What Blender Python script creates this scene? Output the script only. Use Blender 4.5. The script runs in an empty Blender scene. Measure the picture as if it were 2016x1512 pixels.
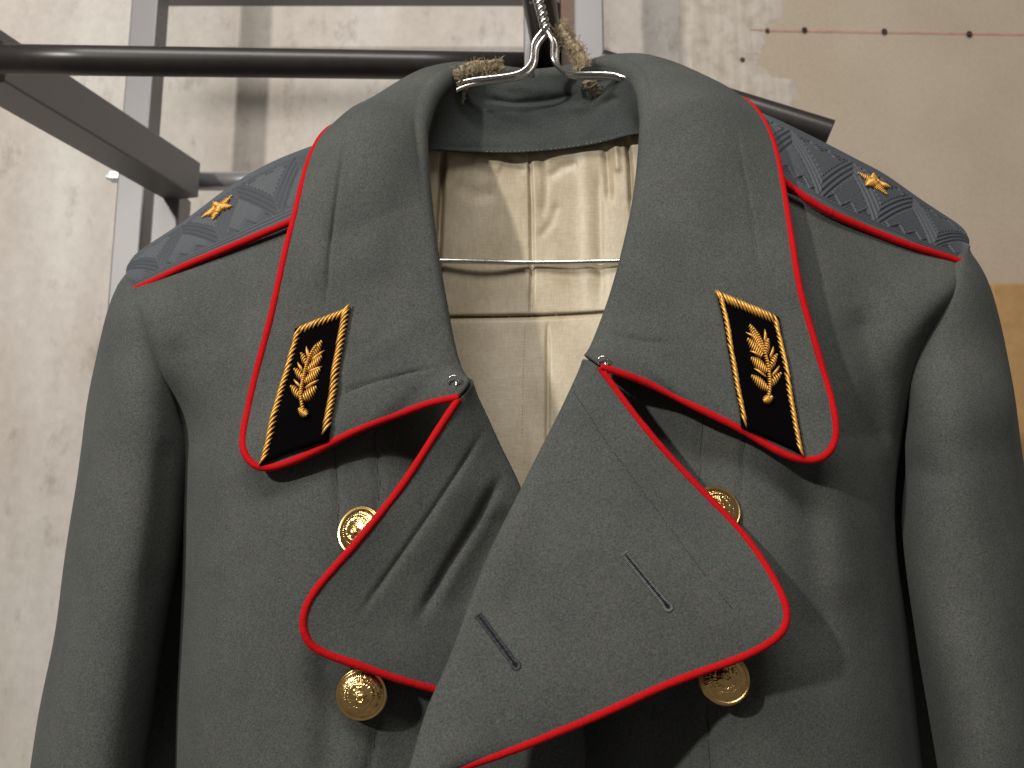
import bpy, math, random
import numpy as np
from mathutils import Vector, Matrix, noise
from mathutils.bvhtree import BVHTree

# ------------------------------------------------------------------ camera, light, exposure
SC = bpy.context.scene
F, CX, CY = 1630.0, 1008.0, 756.0          # focal length and centre in photograph pixels
PITCH = math.radians(9.0)
CAM = np.array([0.0, 0.0, 1.45])

cam_d = bpy.data.cameras.new('camera')
cam = bpy.data.objects.new('camera', cam_d)
SC.collection.objects.link(cam)
cam.location = CAM
cam.rotation_euler = (math.radians(90) + PITCH, 0, 0)
cam_d.sensor_width = 36.0
cam_d.lens = F / 2016.0 * 36.0
cam_d.clip_start = 0.01
cam_d.clip_end = 50
cam_d.dof.use_dof = True
cam_d.dof.focus_distance = 0.46
cam_d.dof.aperture_fstop = cam_d.lens / 1000 / 0.0022
SC.camera = cam

world = bpy.data.worlds.new('World'); SC.world = world
world.use_nodes = True
bg = world.node_tree.nodes['Background']
bg.inputs[0].default_value = (1.0, 0.93, 0.84, 1)
bg.inputs[1].default_value = 0.13

def area(name, loc, target, shape, sx, sy, power, col):
    l = bpy.data.lights.new(name, 'AREA'); l.shape = shape; l.size = sx; l.size_y = sy
    l.energy = power; l.color = col
    o = bpy.data.objects.new(name, l); SC.collection.objects.link(o)
    o.location = loc
    d = Vector(target) - Vector(loc)
    o.rotation_euler = d.to_track_quat('-Z', 'Y').to_euler()
    return o
area('key_lamp', (-1.22, -.98, 2.28), (0, .6, 1.55), 'DISK', .085, .085, 33, (1.0, .95, .88))
area('fill_lamp', (-0.25, -0.9, 3.3), (0.1, .7, 1.5), 'RECTANGLE', 1.6, .6, 46, (1.0, .96, .91))  # unseen overhead lamp, added for soft fill and metal reflections

SC.view_settings.view_transform = 'Standard'
SC.view_settings.look = 'None'
SC.view_settings.exposure = -0.2
SC.view_settings.gamma = 1.0
SC.render.engine = 'CYCLES'
SC.cycles.use_denoising = True
SC.cycles.max_bounces = 8

# ------------------------------------------------------------------ helpers
CP, SP = math.cos(PITCH), math.sin(PITCH)
def ray(px, py):
    x = (np.asarray(px, float) - CX) / F; z = (CY - np.asarray(py, float)) / F
    return np.stack([x, CP - SP * z, SP + CP * z], -1)
def at(px, py, Y):
    r = ray(px, py)
    return CAM + r * (np.asarray(Y, float) / r[..., 1])[..., None]
def at_z(px, py, z):
    r = ray(px, py)
    return CAM + r * ((z - CAM[2]) / r[..., 2])[..., None]
def proj(P):
    d = np.asarray(P) - CAM
    f = d[..., 1] * CP + d[..., 2] * SP; u = -d[..., 1] * SP + d[..., 2] * CP
    return CX + F * d[..., 0] / f, CY - F * u / f

def cubic(u, P, q):
    """natural cubic spline through P (k,d) at parameters u, evaluated at q"""
    P = np.asarray(P, float); k = len(u)
    if k == 2:
        w = ((q - u[0]) / (u[1] - u[0]))[:, None]
        return P[0] * (1 - w) + P[1] * w
    h = np.diff(u); A = np.zeros((k, k)); B = np.zeros((k, P.shape[1]))
    A[0, 0] = A[-1, -1] = 1
    for i in range(1, k - 1):
        A[i, i-1] = h[i-1]; A[i, i] = 2 * (h[i-1] + h[i]); A[i, i+1] = h[i]
        B[i] = 6 * ((P[i+1] - P[i]) / h[i] - (P[i] - P[i-1]) / h[i-1])
    M = np.linalg.solve(A, B)
    j = np.clip(np.searchsorted(u, q, 'right') - 1, 0, k - 2)
    a = (u[j+1] - q)[:, None]; b = (q - u[j])[:, None]; hh = h[j][:, None]
    return (M[j] * a**3 + M[j+1] * b**3) / (6 * hh) + (P[j] / hh - M[j] * hh / 6) * a + (P[j+1] / hh - M[j+1] * hh / 6) * b

def curve(pts, n, even=True):
    P = np.asarray(pts, float)
    d = np.linalg.norm(np.diff(P[:, :2], axis=0), axis=1) if P.shape[1] == 3 and abs(P[:, :2]).max() > 20 else np.linalg.norm(np.diff(P, axis=0), axis=1)
    u = np.concatenate([[0], np.cumsum(np.sqrt(d + 1e-9))]); u /= u[-1]
    Q = cubic(u, P, np.linspace(0, 1, n * 6 if even else n))
    if not even: return Q
    dd = np.linalg.norm(np.diff(Q[:, :2], axis=0), axis=1) if P[:, :2].max() > 20 else np.linalg.norm(np.diff(Q, axis=0), axis=1)
    s = np.concatenate([[0], np.cumsum(dd)]); s /= s[-1]
    t = np.linspace(0, 1, n)
    return np.stack([np.interp(t, s, Q[:, i]) for i in range(P.shape[1])], 1)

def patch(G, m, n):
    """control grid of (px,py,Y) rows -> (m,n,3) pixel-depth grid, smooth both ways"""
    G = np.asarray(G, float); r, c, _ = G.shape
    A = np.stack([cubic(np.arange(c) / (c - 1), G[i], np.linspace(0, 1, n)) for i in range(r)])
    return np.stack([cubic(np.arange(r) / (r - 1), A[:, j], np.linspace(0, 1, m)) for j in range(n)], 1)

def seg_dist(px, py, x0, y0, x1, y1):
    dx, dy = x1 - x0, y1 - y0; L2 = dx * dx + dy * dy
    t = ((px - x0) * dx + (py - y0) * dy) / L2
    tc = np.clip(t, 0, 1)
    sgn = np.sign((px - x0) * dy - (py - y0) * dx)
    return np.hypot(px - x0 - tc * dx, py - y0 - tc * dy), tc, sgn
def creases(px, py, L):
    """sum of valleys (+, away from the viewer) and ridges (-) along polylines"""
    o = np.zeros_like(px)
    for pts, w, dep in L:
        D = np.full_like(px, 1e9); T = np.zeros_like(px); n = len(pts) - 1
        for i in range(n):
            d, t, _ = seg_dist(px, py, *pts[i], *pts[i+1])
            k = d < D; D[k] = d[k]; T[k] = (t[k] + i) / n
        fade = np.clip(np.minimum(T, 1 - T) * 6 + .15, 0, 1)
        o += dep * np.exp(-(D / w) ** 2) * fade
    return o
def wob(P, amp, sc, seed=0):
    out = np.zeros(P.shape[:-1])
    for idx in np.ndindex(out.shape):
        p = P[idx]; out[idx] = noise.noise(Vector((p[0] * sc + seed, p[1] * sc, p[2] * sc)))
    return out * amp

COL = SC.collection
class MB:
    def __init__(s): s.v = []; s.f = []; s.n = 0
    def add(s, V, Fc):
        V = np.asarray(V, float).reshape(-1, 3); s.v.append(V)
        s.f += [tuple(i + s.n for i in f) for f in Fc]; s.n += len(V)
    def grid(s, P, flip=False, closed=False):
        m, n, _ = P.shape; Fc = []
        nn = n if closed else n - 1
        for i in range(m - 1):
            for j in range(nn):
                k = (j + 1) % n
                q = (i*n+j, i*n+k, (i+1)*n+k, (i+1)*n+j)
                Fc.append(q[::-1] if flip else q)
        s.add(P, Fc)
    def tube(s, P, R, sides=8, cap=True, flat=None):
        P = np.asarray(P, float); k = len(P); R = np.broadcast_to(np.asarray(R, float), (k,))
        T = np.gradient(P, axis=0); T /= np.linalg.norm(T, axis=1)[:, None] + 1e-12
        a = np.array([0, -1., 0]) if abs(T[0][1]) < .9 else np.array([1., 0, 0])
        rings = []
        u = np.cross(T[0], a); u /= np.linalg.norm(u)
        for i in range(k):
            u = u - T[i] * u.dot(T[i]); u /= np.linalg.norm(u) + 1e-12
            w = np.cross(T[i], u); th = np.linspace(0, 2 * math.pi, sides, endpoint=False)
            rings.append(P[i] + R[i] * (np.cos(th)[:, None] * u + np.sin(th)[:, None] * w))
        V = np.concatenate(rings); Fc = []
        for i in range(k - 1):
            for j in range(sides):
                e = (j + 1) % sides
                Fc.append((i*sides+j, i*sides+e, (i+1)*sides+e, (i+1)*sides+j))
        if cap:
            Fc.append(tuple(range(sides))[::-1]); Fc.append(tuple((k-1)*sides + j for j in range(sides)))
        s.add(V, Fc)
    def box(s, lo, hi, M=None):
        x0, y0, z0 = lo; x1, y1, z1 = hi
        V = np.array([(x, y, z) for x in (x0, x1) for y in (y0, y1) for z in (z0, z1)], float)
        if M is not None: V = V @ np.array(M.to_3x3()).T + np.array(M.translation)
        s.add(V, [(0,1,3,2),(4,6,7,5),(0,4,5,1),(2,3,7,6),(0,2,6,4),(1,5,7,3)])
    def strand(s, p0, pm, p1, r, sides=6):
        t = np.linspace(0, 1, 5)[:, None]
        P = (1-t)**2 * p0 + 2*t*(1-t) * pm + t**2 * p1
        s.tube(P, np.array([.45, .95, 1, .95, .45]) * r, sides)
    def build(s, name, mat, parent=None, smooth=True, solid=0, offset=-1, bevel=0):
        V = np.concatenate(s.v)
        if parent is not None:
            r = parent
            while r.parent: r = r.parent
            V = V - np.array(r.location)
        me = bpy.data.meshes.new(name); me.from_pydata(V.tolist(), [], s.f); me.update()
        if smooth: me.polygons.foreach_set('use_smooth', [True] * len(me.polygons))
        me.materials.append(mat)
        o = bpy.data.objects.new(name, me); COL.objects.link(o)
        if parent is not None: o.parent = parent
        if solid:
            k = o.modifiers.new('thick', 'SOLIDIFY'); k.thickness = solid; k.offset = offset
        if bevel:
            k = o.modifiers.new('edge', 'BEVEL'); k.width = bevel; k.segments = 2; k.limit_method = 'ANGLE'
        return o
def thing(name, loc, label, cat, group=None):
    o = bpy.data.objects.new(name, None); COL.objects.link(o); o.location = [float(c) for c in loc]
    o.empty_display_size = .02
    o['label'] = label; o['category'] = cat
    if group: o['group'] = group
    return o
def bvh_of(*mbs):
    V = []; Fc = []; n = 0
    for m in mbs:
        v = np.concatenate(m.v); V += v.tolist(); Fc += [tuple(i + n for i in f) for f in m.f]; n += len(v)
    return BVHTree.FromPolygons([Vector(v) for v in V], Fc)
SKIN = {}
def on(bv, px, py, lift=0.0):
    lift = lift + SKIN.get(id(bv), 0.0)
    r = ray(px, py); hit = bv.ray_cast(Vector(CAM), Vector(r).normalized())
    if hit[0] is None:
        hit = bv.find_nearest(Vector(CAM + r * .45))
    n = hit[1]
    if n.dot(Vector(r)) > 0: n = -n
    return np.array(hit[0] + n * lift)

# ------------------------------------------------------------------ materials
def newmat(name):
    m = bpy.data.materials.new(name); m.use_nodes = True
    nt = m.node_tree; b = nt.nodes['Principled BSDF']
    return m, nt, b
def N(nt, t, **kw):
    n = nt.nodes.new(t)
    for k, v in kw.items(): setattr(n, k, v)
    return n
def coords(nt, scale=(1, 1, 1)):
    tc = N(nt, 'ShaderNodeTexCoord'); mp = N(nt, 'ShaderNodeMapping'); mp.inputs['Scale'].default_value = scale
    nt.links.new(tc.outputs['Object'], mp.inputs['Vector']); return mp.outputs['Vector']
def noi(nt, vec, scale, detail=2, rough=.5, dist=0):
    n = N(nt, 'ShaderNodeTexNoise'); n.inputs['Scale'].default_value = scale; n.inputs['Detail'].default_value = detail
    n.inputs['Roughness'].default_value = rough; n.inputs['Distortion'].default_value = dist
    nt.links.new(vec, n.inputs['Vector']); return n.outputs['Fac']
def ramp(nt, fac, stops, interp='LINEAR'):
    r = N(nt, 'ShaderNodeValToRGB'); r.color_ramp.interpolation = interp
    e = r.color_ramp.elements
    while len(e) < len(stops): e.new(.5)
    for i, (p, c) in enumerate(stops):
        e[i].position = p; e[i].color = (*c, 1) if len(c) == 3 else c
    nt.links.new(fac, r.inputs['Fac']); return r.outputs['Color']
def mix(nt, a, b, fac, mode='MIX'):
    m = N(nt, 'ShaderNodeMix', data_type='RGBA', blend_type=mode)
    for s, v in ((m.inputs[6], a), (m.inputs[7], b)):
        if isinstance(v, tuple): s.default_value = (*v, 1)
        else: nt.links.new(v, s)
    if isinstance(fac, (int, float)): m.inputs[0].default_value = fac
    else: nt.links.new(fac, m.inputs[0])
    return m.outputs[2]
def bump(nt, b, h, strength, dist):
    k = N(nt, 'ShaderNodeBump'); k.inputs['Strength'].default_value = strength; k.inputs['Distance'].default_value = dist
    nt.links.new(h, k.inputs['Height'])
    nt.links.new(k.outputs['Normal'], b.inputs['Normal'])

def wool(name, base, sheen=.25):
    m, nt, b = newmat(name); v = coords(nt)
    fine = noi(nt, v, 980, 3, .7); mid = noi(nt, v, 260, 3, .65); big = noi(nt, v, 28, 3, .55)
    c0 = tuple(c * .32 for c in base); c1 = tuple(c * 1.80 for c in base)
    c = ramp(nt, fine, [(.28, c0), (.72, c1)])
    hue = ramp(nt, mid, [(.3, tuple(x * y for x, y in zip(base, (.82, 1.04, 1.06)))), (.7, tuple(x * y for x, y in zip(base, (1.16, 1.0, .96))))])
    c = mix(nt, c, hue, .40)
    c = mix(nt, c, ramp(nt, big, [(.3, (.88, .9, .9)), (.7, (1.1, 1.09, 1.06))]), 1.0, 'MULTIPLY')
    spk = noi(nt, v, 1150, 1, .5)
    c = mix(nt, c, tuple(min(1, x * 2.6) for x in base), ramp(nt, spk, [(.74, (0, 0, 0)), (.80, (.6, .6, .6))]))
    nt.links.new(c, b.inputs['Base Color'])
    b.inputs['Roughness'].default_value = .92
    b.inputs['Specular IOR Level'].default_value = .12
    b.inputs['Sheen Weight'].default_value = sheen; b.inputs['Sheen Roughness'].default_value = .45
    b.inputs['Sheen Tint'].default_value = (.75, .8, .78, 1)
    h = mix(nt, fine, mid, .45)
    bump(nt, b, h, .55, .0009)
    return m
M_WOOL = wool('grey_green_wool', (.0745, .0775, .0745), .04)
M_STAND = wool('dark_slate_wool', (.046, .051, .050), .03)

m, nt, b = newmat('red_piping_cloth'); v = coords(nt)
f = noi(nt, v, 1500, 2, .6); c = ramp(nt, f, [(.25, (.34, .002, .004)), (.75, (.58, .006, .010))])
nt.links.new(c, b.inputs['Base Color']); b.inputs['Roughness'].default_value = .85; b.inputs['Specular IOR Level'].default_value = .15
bump(nt, b, f, .5, .0006); M_RED = m

m, nt, b = newmat('gold_bullion'); v = coords(nt)
f = noi(nt, v, 900, 2, .6); c = ramp(nt, f, [(.25, (.55, .27, .045)), (.75, (.88, .51, .12))])
nt.links.new(c, b.inputs['Base Color']); b.inputs['Metallic'].default_value = .45; b.inputs['Roughness'].default_value = .42
M_GOLD = m

m, nt, b = newmat('button_brass'); v = coords(nt)
f = noi(nt, v, 240, 3, .6); c = ramp(nt, f, [(.3, (.80, .50, .19)), (.7, (.97, .68, .31))])
nt.links.new(c, b.inputs['Base Color']); b.inputs['Metallic'].default_value = 1; b.inputs['Roughness'].default_value = .23
M_BRASS = m

m, nt, b = newmat('black_velvet'); v = coords(nt)
b.inputs['Base Color'].default_value = (.0022, .0018, .0020, 1); b.inputs['Roughness'].default_value = 1; b.inputs['Specular IOR Level'].default_value = .02
M_VELVET = m

def lining():
    m, nt, b = newmat('sateen_lining')
    v = coords(nt, (1, 1, 1)); vs = coords(nt, (1, 1, .12)); vh = coords(nt, (.12, 1, 1))
    a = noi(nt, vs, 900, 2, .6); h = noi(nt, vh, 900, 2, .6); w = noi(nt, v, 26, 4, .6, .4); st = noi(nt, vs, 60, 3, .6)
    c = ramp(nt, w, [(.3, (.41, .345, .235)), (.7, (.54, .47, .345))])
    c = mix(nt, c, ramp(nt, st, [(.35, (.90, .87, .83)), (.65, (1.06, 1.06, 1.06))]), 1, 'MULTIPLY')
    wv = mix(nt, a, h, .5)
    c = mix(nt, c, ramp(nt, wv, [(.35, (.86, .86, .86)), (.65, (1.1, 1.1, 1.1))]), 1, 'MULTIPLY')
    nt.links.new(c, b.inputs['Base Color']); b.inputs['Roughness'].default_value = .45
    b.inputs['Specular IOR Level'].default_value = .5
    bump(nt, b, wv, .35, .0004)
    return m
M_LINING = lining()

def plain(name, col, rough=.6, metal=0, spec=.5, var=.15, sc=300, bmp=0):
    m, nt, b = newmat(name); v = coords(nt)
    f = noi(nt, v, sc, 3, .6)
    c = ramp(nt, f, [(.3, tuple(x * (1 - var) for x in col)), (.7, tuple(min(1, x * (1 + var)) for x in col))])
    nt.links.new(c, b.inputs['Base Color']); b.inputs['Roughness'].default_value = rough
    b.inputs['Metallic'].default_value = metal; b.inputs['Specular IOR Level'].default_value = spec
    if bmp: bump(nt, b, f, .5, bmp)
    return m
M_BOARD = plain('slate_braid', (.062, .070, .080), .55, 0, .32, .18, 900)
M_WIRE = plain('bright_steel_wire', (.72, .70, .67), .17, 1, .5, .08, 120)
M_TUBE = plain('black_satin_tube', (.025, .021, .020), .36, 0, .5, .2, 60)
M_RACK = plain('grey_powder_coat', (.215, .21, .212), .42, .25, .5, .05, 700, .00015)
M_RACKDARK = plain('dark_channel', (.09, .07, .06), .6, 0, .4, .1, 50)
M_STEELBAR = plain('brushed_steel_bar', (.42, .42, .43), .3, .7, .5, .06, 300)
M_BOLT = plain('zinc_bolt', (.85, .87, .85), .35, .6, .5, .05, 300)
M_THREAD = plain('dark_thread', (.030, .033, .035), .8, 0, .2, .2, 900)
M_THREADG = plain('grey_thread', (.135, .140, .138), .7, 0, .3, .25, 900)
M_TAN = plain('tan_thread', (.42, .33, .20), .7, 0, .3, .25, 900)
M_BROWN = plain('brown_thread', (.10, .075, .05), .8, 0, .2, .25, 900)
M_TAPE = plain('frayed_linen_tape', (.36, .30, .21), .9, 0, .1, .45, 400, .0006)
M_TAPE2 = plain('frayed_linen_fibre', (.42, .34, .22), .9, 0, .1, .6, 130)
M_SLIT = plain('slit_shade', (.012, .013, .018), .9, 0, .1, .2, 500)
M_SCREW = plain('black_screw', (.03, .027, .025), .5, .3, .4, .2, 300)
M_LINE = plain('red_marker_line', (.60, .17, .15), .8, 0, .2, .35, 90)
M_CARD = plain('brown_cardboard', (.40, .245, .105), .85, 0, .2, .1, 60)

def wallmat():
    m, nt, b = newmat('concrete_look_wall')
    v1 = coords(nt, (1, 1, .32)); v2 = coords(nt, (1, 1, 1)); v3 = coords(nt, (1, 1, .07))
    a = noi(nt, v1, 6.5, 5, .55, .2); d = noi(nt, v2, 70, 5, .7); s = noi(nt, v3, 17, 3, .5); e = noi(nt, coords(nt, (1, 1, .55)), 24, 6, .72)
    c = ramp(nt, a, [(.32, (.52, .475, .425)), (.52, (.61, .57, .525)), (.68, (.66, .63, .595))])
    c = mix(nt, c, ramp(nt, s, [(.35, (.95, .945, .94)), (.62, (1.02, 1.02, 1.02))]), 1, 'MULTIPLY')
    c = mix(nt, c, ramp(nt, e, [(.30, (.60, .58, .55)), (.45, (1, 1, 1))]), .7, 'MULTIPLY')
    c = mix(nt, c, ramp(nt, d, [(.3, (.91, .905, .90)), (.65, (1.05, 1.05, 1.05))]), 1, 'MULTIPLY')
    nt.links.new(c, b.inputs['Base Color']); b.inputs['Roughness'].default_value = .8; b.inputs['Specular IOR Level'].default_value = .2
    bump(nt, b, d, .3, .001)
    return m
M_WALL = wallmat()
def boardmat():
    m, nt, b = newmat('drywall_paper')
    v = coords(nt, (1, 1, 1)); a = noi(nt, v, 7, 4, .5); d = noi(nt, v, 420, 3, .6)
    c = ramp(nt, a, [(.3, (.44, .37, .29)), (.7, (.485, .415, .33))])
    c = mix(nt, c, ramp(nt, d, [(.35, (.93, .93, .93)), (.65, (1.05, 1.05, 1.05))]), 1, 'MULTIPLY')
    nt.links.new(c, b.inputs['Base Color']); b.inputs['Roughness'].default_value = .85; b.inputs['Specular IOR Level'].default_value = .15
    bump(nt, b, d, .2, .0005)
    return m
M_DRY = boardmat()
def puttymat():
    m, nt, b = newmat('filler_putty')
    v3 = coords(nt, (1, 1, .10)); v = coords(nt); s = noi(nt, v3, 60, 4, .6, .3); d = noi(nt, v, 45, 5, .65)
    c = ramp(nt, s, [(.3, (.44, .395, .335)), (.65, (.56, .515, .455))])
    c = mix(nt, c, ramp(nt, d, [(.3, (.80, .78, .75)), (.55, (1.04, 1.04, 1.04))]), 1, 'MULTIPLY')
    nt.links.new(c, b.inputs['Base Color']); b.inputs['Roughness'].default_value = .8
    bump(nt, b, s, .3, .001)
    return m
M_PUTTY = puttymat()

# ------------------------------------------------------------------ setting: wall
YW = 1.25
wall_x = at(1350, 60, YW)[0]
def sheet_wall(name, x0, x1, mat, y0, y1):
    b = MB(); b.box((x0, y0, .2), (x1, y1, 2.9)); o = b.build(name, mat, None, False); o['kind'] = 'structure'; return o
wall = sheet_wall('wall', -2.0, wall_x, M_WALL, YW, YW + .1)
dry = sheet_wall('plasterboard_wall', wall_x, 2.2, M_DRY, YW + .001, YW + .1)
# feathered filler over the joint
random.seed(4)
edge = [(1520,-60),(1543,5),(1545,28),(1520,45),(1506,60),(1504,85),(1496,105),(1497,128),(1512,140),(1525,152),(1566,160),(1570,190),(1566,215),(1548,240),(1540,300),(1545,420)]
E = curve([(x, y, 0) for x, y in edge], 260)[:, :2]
rows = []
for i, (x, y) in enumerate(E):
    x += 9 * noise.noise(Vector((i * .11, 0, 0))) + 5 * noise.noise(Vector((i * .43, 3, 0))) + random.uniform(-1.5, 1.5)
    rows.append([at(1336, y, YW - .0003)] + [at(1352 + (x - 1352) * k, y, YW - .0012) for k in (.3, .6, .9)] + [at(x, y, YW + .0012)])
p = MB(); p.grid(np.array(rows)); p.build('filler_patch', M_PUTTY, dry)
# marked line and its screws
L0, L1 = at(1476, 60, YW), at(2060, 69, YW)
p = MB(); k = 60; t = np.linspace(0, 1, k)[:, None]
Lp = L0 * (1 - t) + L1 * t; Lp[:, 1] = YW - .0018
w = np.array([0, 0, .0006])
p.grid(np.stack([Lp - w, Lp + w * (0.6 + .4 * np.random.RandomState(2).rand(k, 1))], 1)); p.build('marker_line', M_LINE, dry)
for i, (x, y, r) in enumerate([(1510, 61, 4.2), (1583, 60, 5.6), (1740, 63, 5.8), (1907, 68, 6.0), (1461, 119, 4.8), (1960, 72, 0)]):
    if not r: continue
    c = at(x, y, YW); R = r / F * 1.33
    b = MB(); th = np.linspace(0, 2 * math.pi, 14, endpoint=False)
    prof = [(1.0, -.0016), (1.0, -.0026), (.72, -.0030), (.40, -.0028), (.34, -.0014), (.02, -.0010)]
    b.grid(np.array([[c + np.array([math.cos(a) * R * q, h, math.sin(a) * R * q]) for a in th] for q, h in prof]), closed=True)
    b.build('screw', M_SCREW, dry)

# carton behind the sleeve
c0 = at(1952, 557, 1.02)
b = MB(); b.box((c0[0], 1.02, c0[2] - .45), (c0[0] + .36, 1.20, c0[2]))
o = b.build('cardboard_box', M_CARD, None, False, bevel=.003)
o['label'] = 'brown cardboard box showing behind the sleeve at the plasterboard wall'; o['category'] = 'box'

# ------------------------------------------------------------------ rack
rx = at(285, 0, 1.05)
rack = thing('clothes_rack', (rx[0], 1.05, .25), 'grey metal garment rack with black tube rails behind the coat', 'rack')
def post(name, xl, xr, ypx, Y, dep, z0, z1, mat=M_RACK, bev=.0025):
    a, c = at(xl, ypx, Y), at(xr, ypx, Y)
    b = MB(); b.box((a[0], Y, z0), (c[0], Y + dep, z1)); return b.build(name, mat, rack, False, bevel=bev)
post('post', 258, 311, 0, 1.022, .036, .25, 2.9)
zb = at(300, 372, 1.0)[2]
post('post', 297, 350, 430, 1.0, .040, .25, zb - .001)
post('post', 1130, 1188, 0, 1.012, .036, .25, 2.9)
ztop = at(1080, -45, .70)[2]
post('channel_flange', 1032, 1051, 60, .70, .040, .25, ztop, bev=.002)
a, c = at(1051, 60, .70), at(1129, 60, .70)
b = MB(); b.box((a[0] - .0005, .728, .25), (c[0] + .0005, .740, ztop)); b.build('channel_web', M_RACKDARK, rack, False)  # web coloured dark: shade of the channel cavity is painted in
b = MB(); b.box((at(1106, 60, .70)[0], .706, .25), (c[0] + .001, .7275, ztop)); b.build('channel_strip', plain('brown_wood_strip', (.13, .07, .045), .6), rack, False)
# sloping-in-depth beam: level box from the near left to the rear corner
zt = at(388, 322, 1.00)[2]
zbm = zt - .047
A0 = at_z(-60, 155 - 36, zbm); A1 = at_z(372, 378, zbm)
d = (A1 - A0); d[2] = 0; L = np.linalg.norm(d); d /= L; s = np.array([-d[1], d[0], 0])
b = MB(); wB = .046; ex = .02
V = [];
for q in (0, 1):
    base = (A0 - d * .12) if q == 0 else A1 + d * ex
    for (o_, z) in ((0, zbm), (wB, zbm), (wB, zt), (0, zt)):
        V.append(np.array([base[0] + s[0] * o_, base[1] + s[1] * o_, z]))
b.add(V, [(0,1,2,3),(7,6,5,4),(0,4,5,1),(1,5,6,2),(2,6,7,3),(3,7,4,0)])
b.build('beam', M_RACK, rack, False, bevel=.002)
# round bars
def bar(name, p0, p1, r, mat, sides=28):
    b = MB(); t = np.linspace(0, 1, 6)[:, None]; b.tube(np.asarray(p0) * (1 - t) + np.asarray(p1) * t, r, sides)
    return b.build(name, mat, rack, True)
bar('crossbar', at(392, 357, 1.03), at(1040, 357, 1.06), 18.5 / F * 1.07, M_STEELBAR)
zt0 = at(500, 14, 1.108)[2]
b = MB(); b.box((at(316, 0, 1.12)[0], 1.086, zt0), (at(1092, 0, 1.06)[0], 1.108, zt0 + .028)); b.build('crossbar', M_RACK, rack, False, bevel=.003)
b = MB(); b.box((at(296, 0, 1.10)[0], 1.0585, zt0 + .004), (at(296, 0, 1.10)[0] + .022, 1.0855, zt0 + .026)); b.build('crossbar_bracket', M_RACK, rack, False, bevel=.003)
bar('rail', at(-60, 116, .655), at(1034, 131, .718), 28.8 / F * .715, M_TUBE, 40)
b = MB()
P0, P1 = at(1184, 124, .735), at(1632, 263, .70)
t = np.linspace(0, 1, 8)[:, None]; ax = P0 * (1 - t) + P1 * t
b.tube(ax, 27 / F * .745, 40, cap=False)
dd = (P1 - P0) / np.linalg.norm(P1 - P0)
tt = np.array([P1, P1 + dd * .0008, P1 - dd * .0002, P1 - dd * .02]); b.tube(tt[[0, 1]], [27 / F * .745, 26 / F * .745], 40, cap=False)
b.tube(np.array([P1 + dd * .0008, P1 - dd * .03]), [25 / F * .745, 25 / F * .745], 40, cap=True)
b.build('arm_tube', M_TUBE, rack, True)
bar('arm_bracket', at(1118, 172, .735), at(1206, 150, .735), .008, M_TUBE, 16)
# rail end socket at the left edge, bolt
p = at(-14, 114, .66); b = MB(); b.box((p[0] - .03, .645, p[2] - .016), (p[0] + .004, .675, p[2] + .020)); b.build('rail_socket', M_RACKDARK, rack, False, bevel=.003)
c = at(229, 348, 1.07); b = MB(); b.tube(np.array([c + [-.012, 0, 0], c + [-.006, 0, 0]]), .0048, 12); b.tube(np.array([c + [-.006, 0, 0], c + [.006, 0, 0]]), .0088, 6); b.build('bolt', M_BOLT, rack, False)
# out-of-frame arm that carries the hook
HK = at(1052, -60, .545)

# ------------------------------------------------------------------ coat
croot = at(1008, 900, .53); croot[2] = .55
coat = thing('overcoat', croot, 'grey-green wool military overcoat with red piping and gold buttons', 'coat')
TH = .0026

def panel(G, m, n, cr=(), wamp=.0012, seed=0, extra=None):
    Q = patch(G, m, n); px, py, Y = Q[..., 0], Q[..., 1], Q[..., 2].copy()
    Y += creases(px, py, cr)
    P = at(px, py, Y)
    if wamp:
        P[..., 1] += wob(P, wamp, 16, seed)
    return P

# --- front panels
GL = [
 [(235,560,.530),(258,566,.506),(330,533,.507),(430,492,.502),(520,455,.498),(600,422,.497),(700,385,.505),(800,350,.52)],
 [(250,628,.525),(279,628,.490),(340,602,.484),(430,575,.487),(520,550,.485),(610,530,.483),(720,505,.486),(830,480,.50)],
 [(292,735,.53),(318,735,.493),(378,728,.479),(460,720,.473),(550,715,.467),(650,710,.466),(780,700,.474),(880,690,.51)],
 [(345,838,.54),(358,835,.508),(410,836,.478),(490,840,.464),(575,842,.458),(670,845,.460),(800,842,.478),(920,830,.545)],
 [(376,1000,.545),(367,1000,.508),(410,1000,.474),(490,1000,.458),(590,1000,.451),(700,1000,.454),(850,1000,.474),(1000,1000,.525)],
 [(374,1200,.545),(363,1200,.508),(405,1200,.474),(485,1200,.455),(585,1200,.447),(700,1200,.451),(860,1200,.464),(1080,1200,.485)],
 [(366,1400,.545),(354,1400,.508),(396,1400,.474),(480,1400,.454),(585,1400,.446),(700,1400,.450),(870,1400,.466),(1145,1400,.478)],
 [(360,1640,.545),(348,1640,.508),(390,1640,.474),(475,1640,.454),(585,1640,.445),(700,1640,.450),(870,1640,.466),(1145,1640,.478)],
]
crL = [([(655,870),(666,960),(665,1080)], 5, .0016), ([(735,850),(746,960),(743,1020)], 5, .0018),
       ([(640,1260),(650,1400),(640,1560)], 34, .004), ([(745,1420),(735,1470),(712,1560)], 6, .002),
       ([(345,660),(375,780),(395,900)], 30, .0026), ([(262,585),(290,660),(318,735)], 5, .0022), ([(400,640),(450,700),(470,800)], 26, .0016)]
fpl = MB(); fpl.grid(panel(GL, 130, 110, crL, .0016, 1)); 
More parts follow.
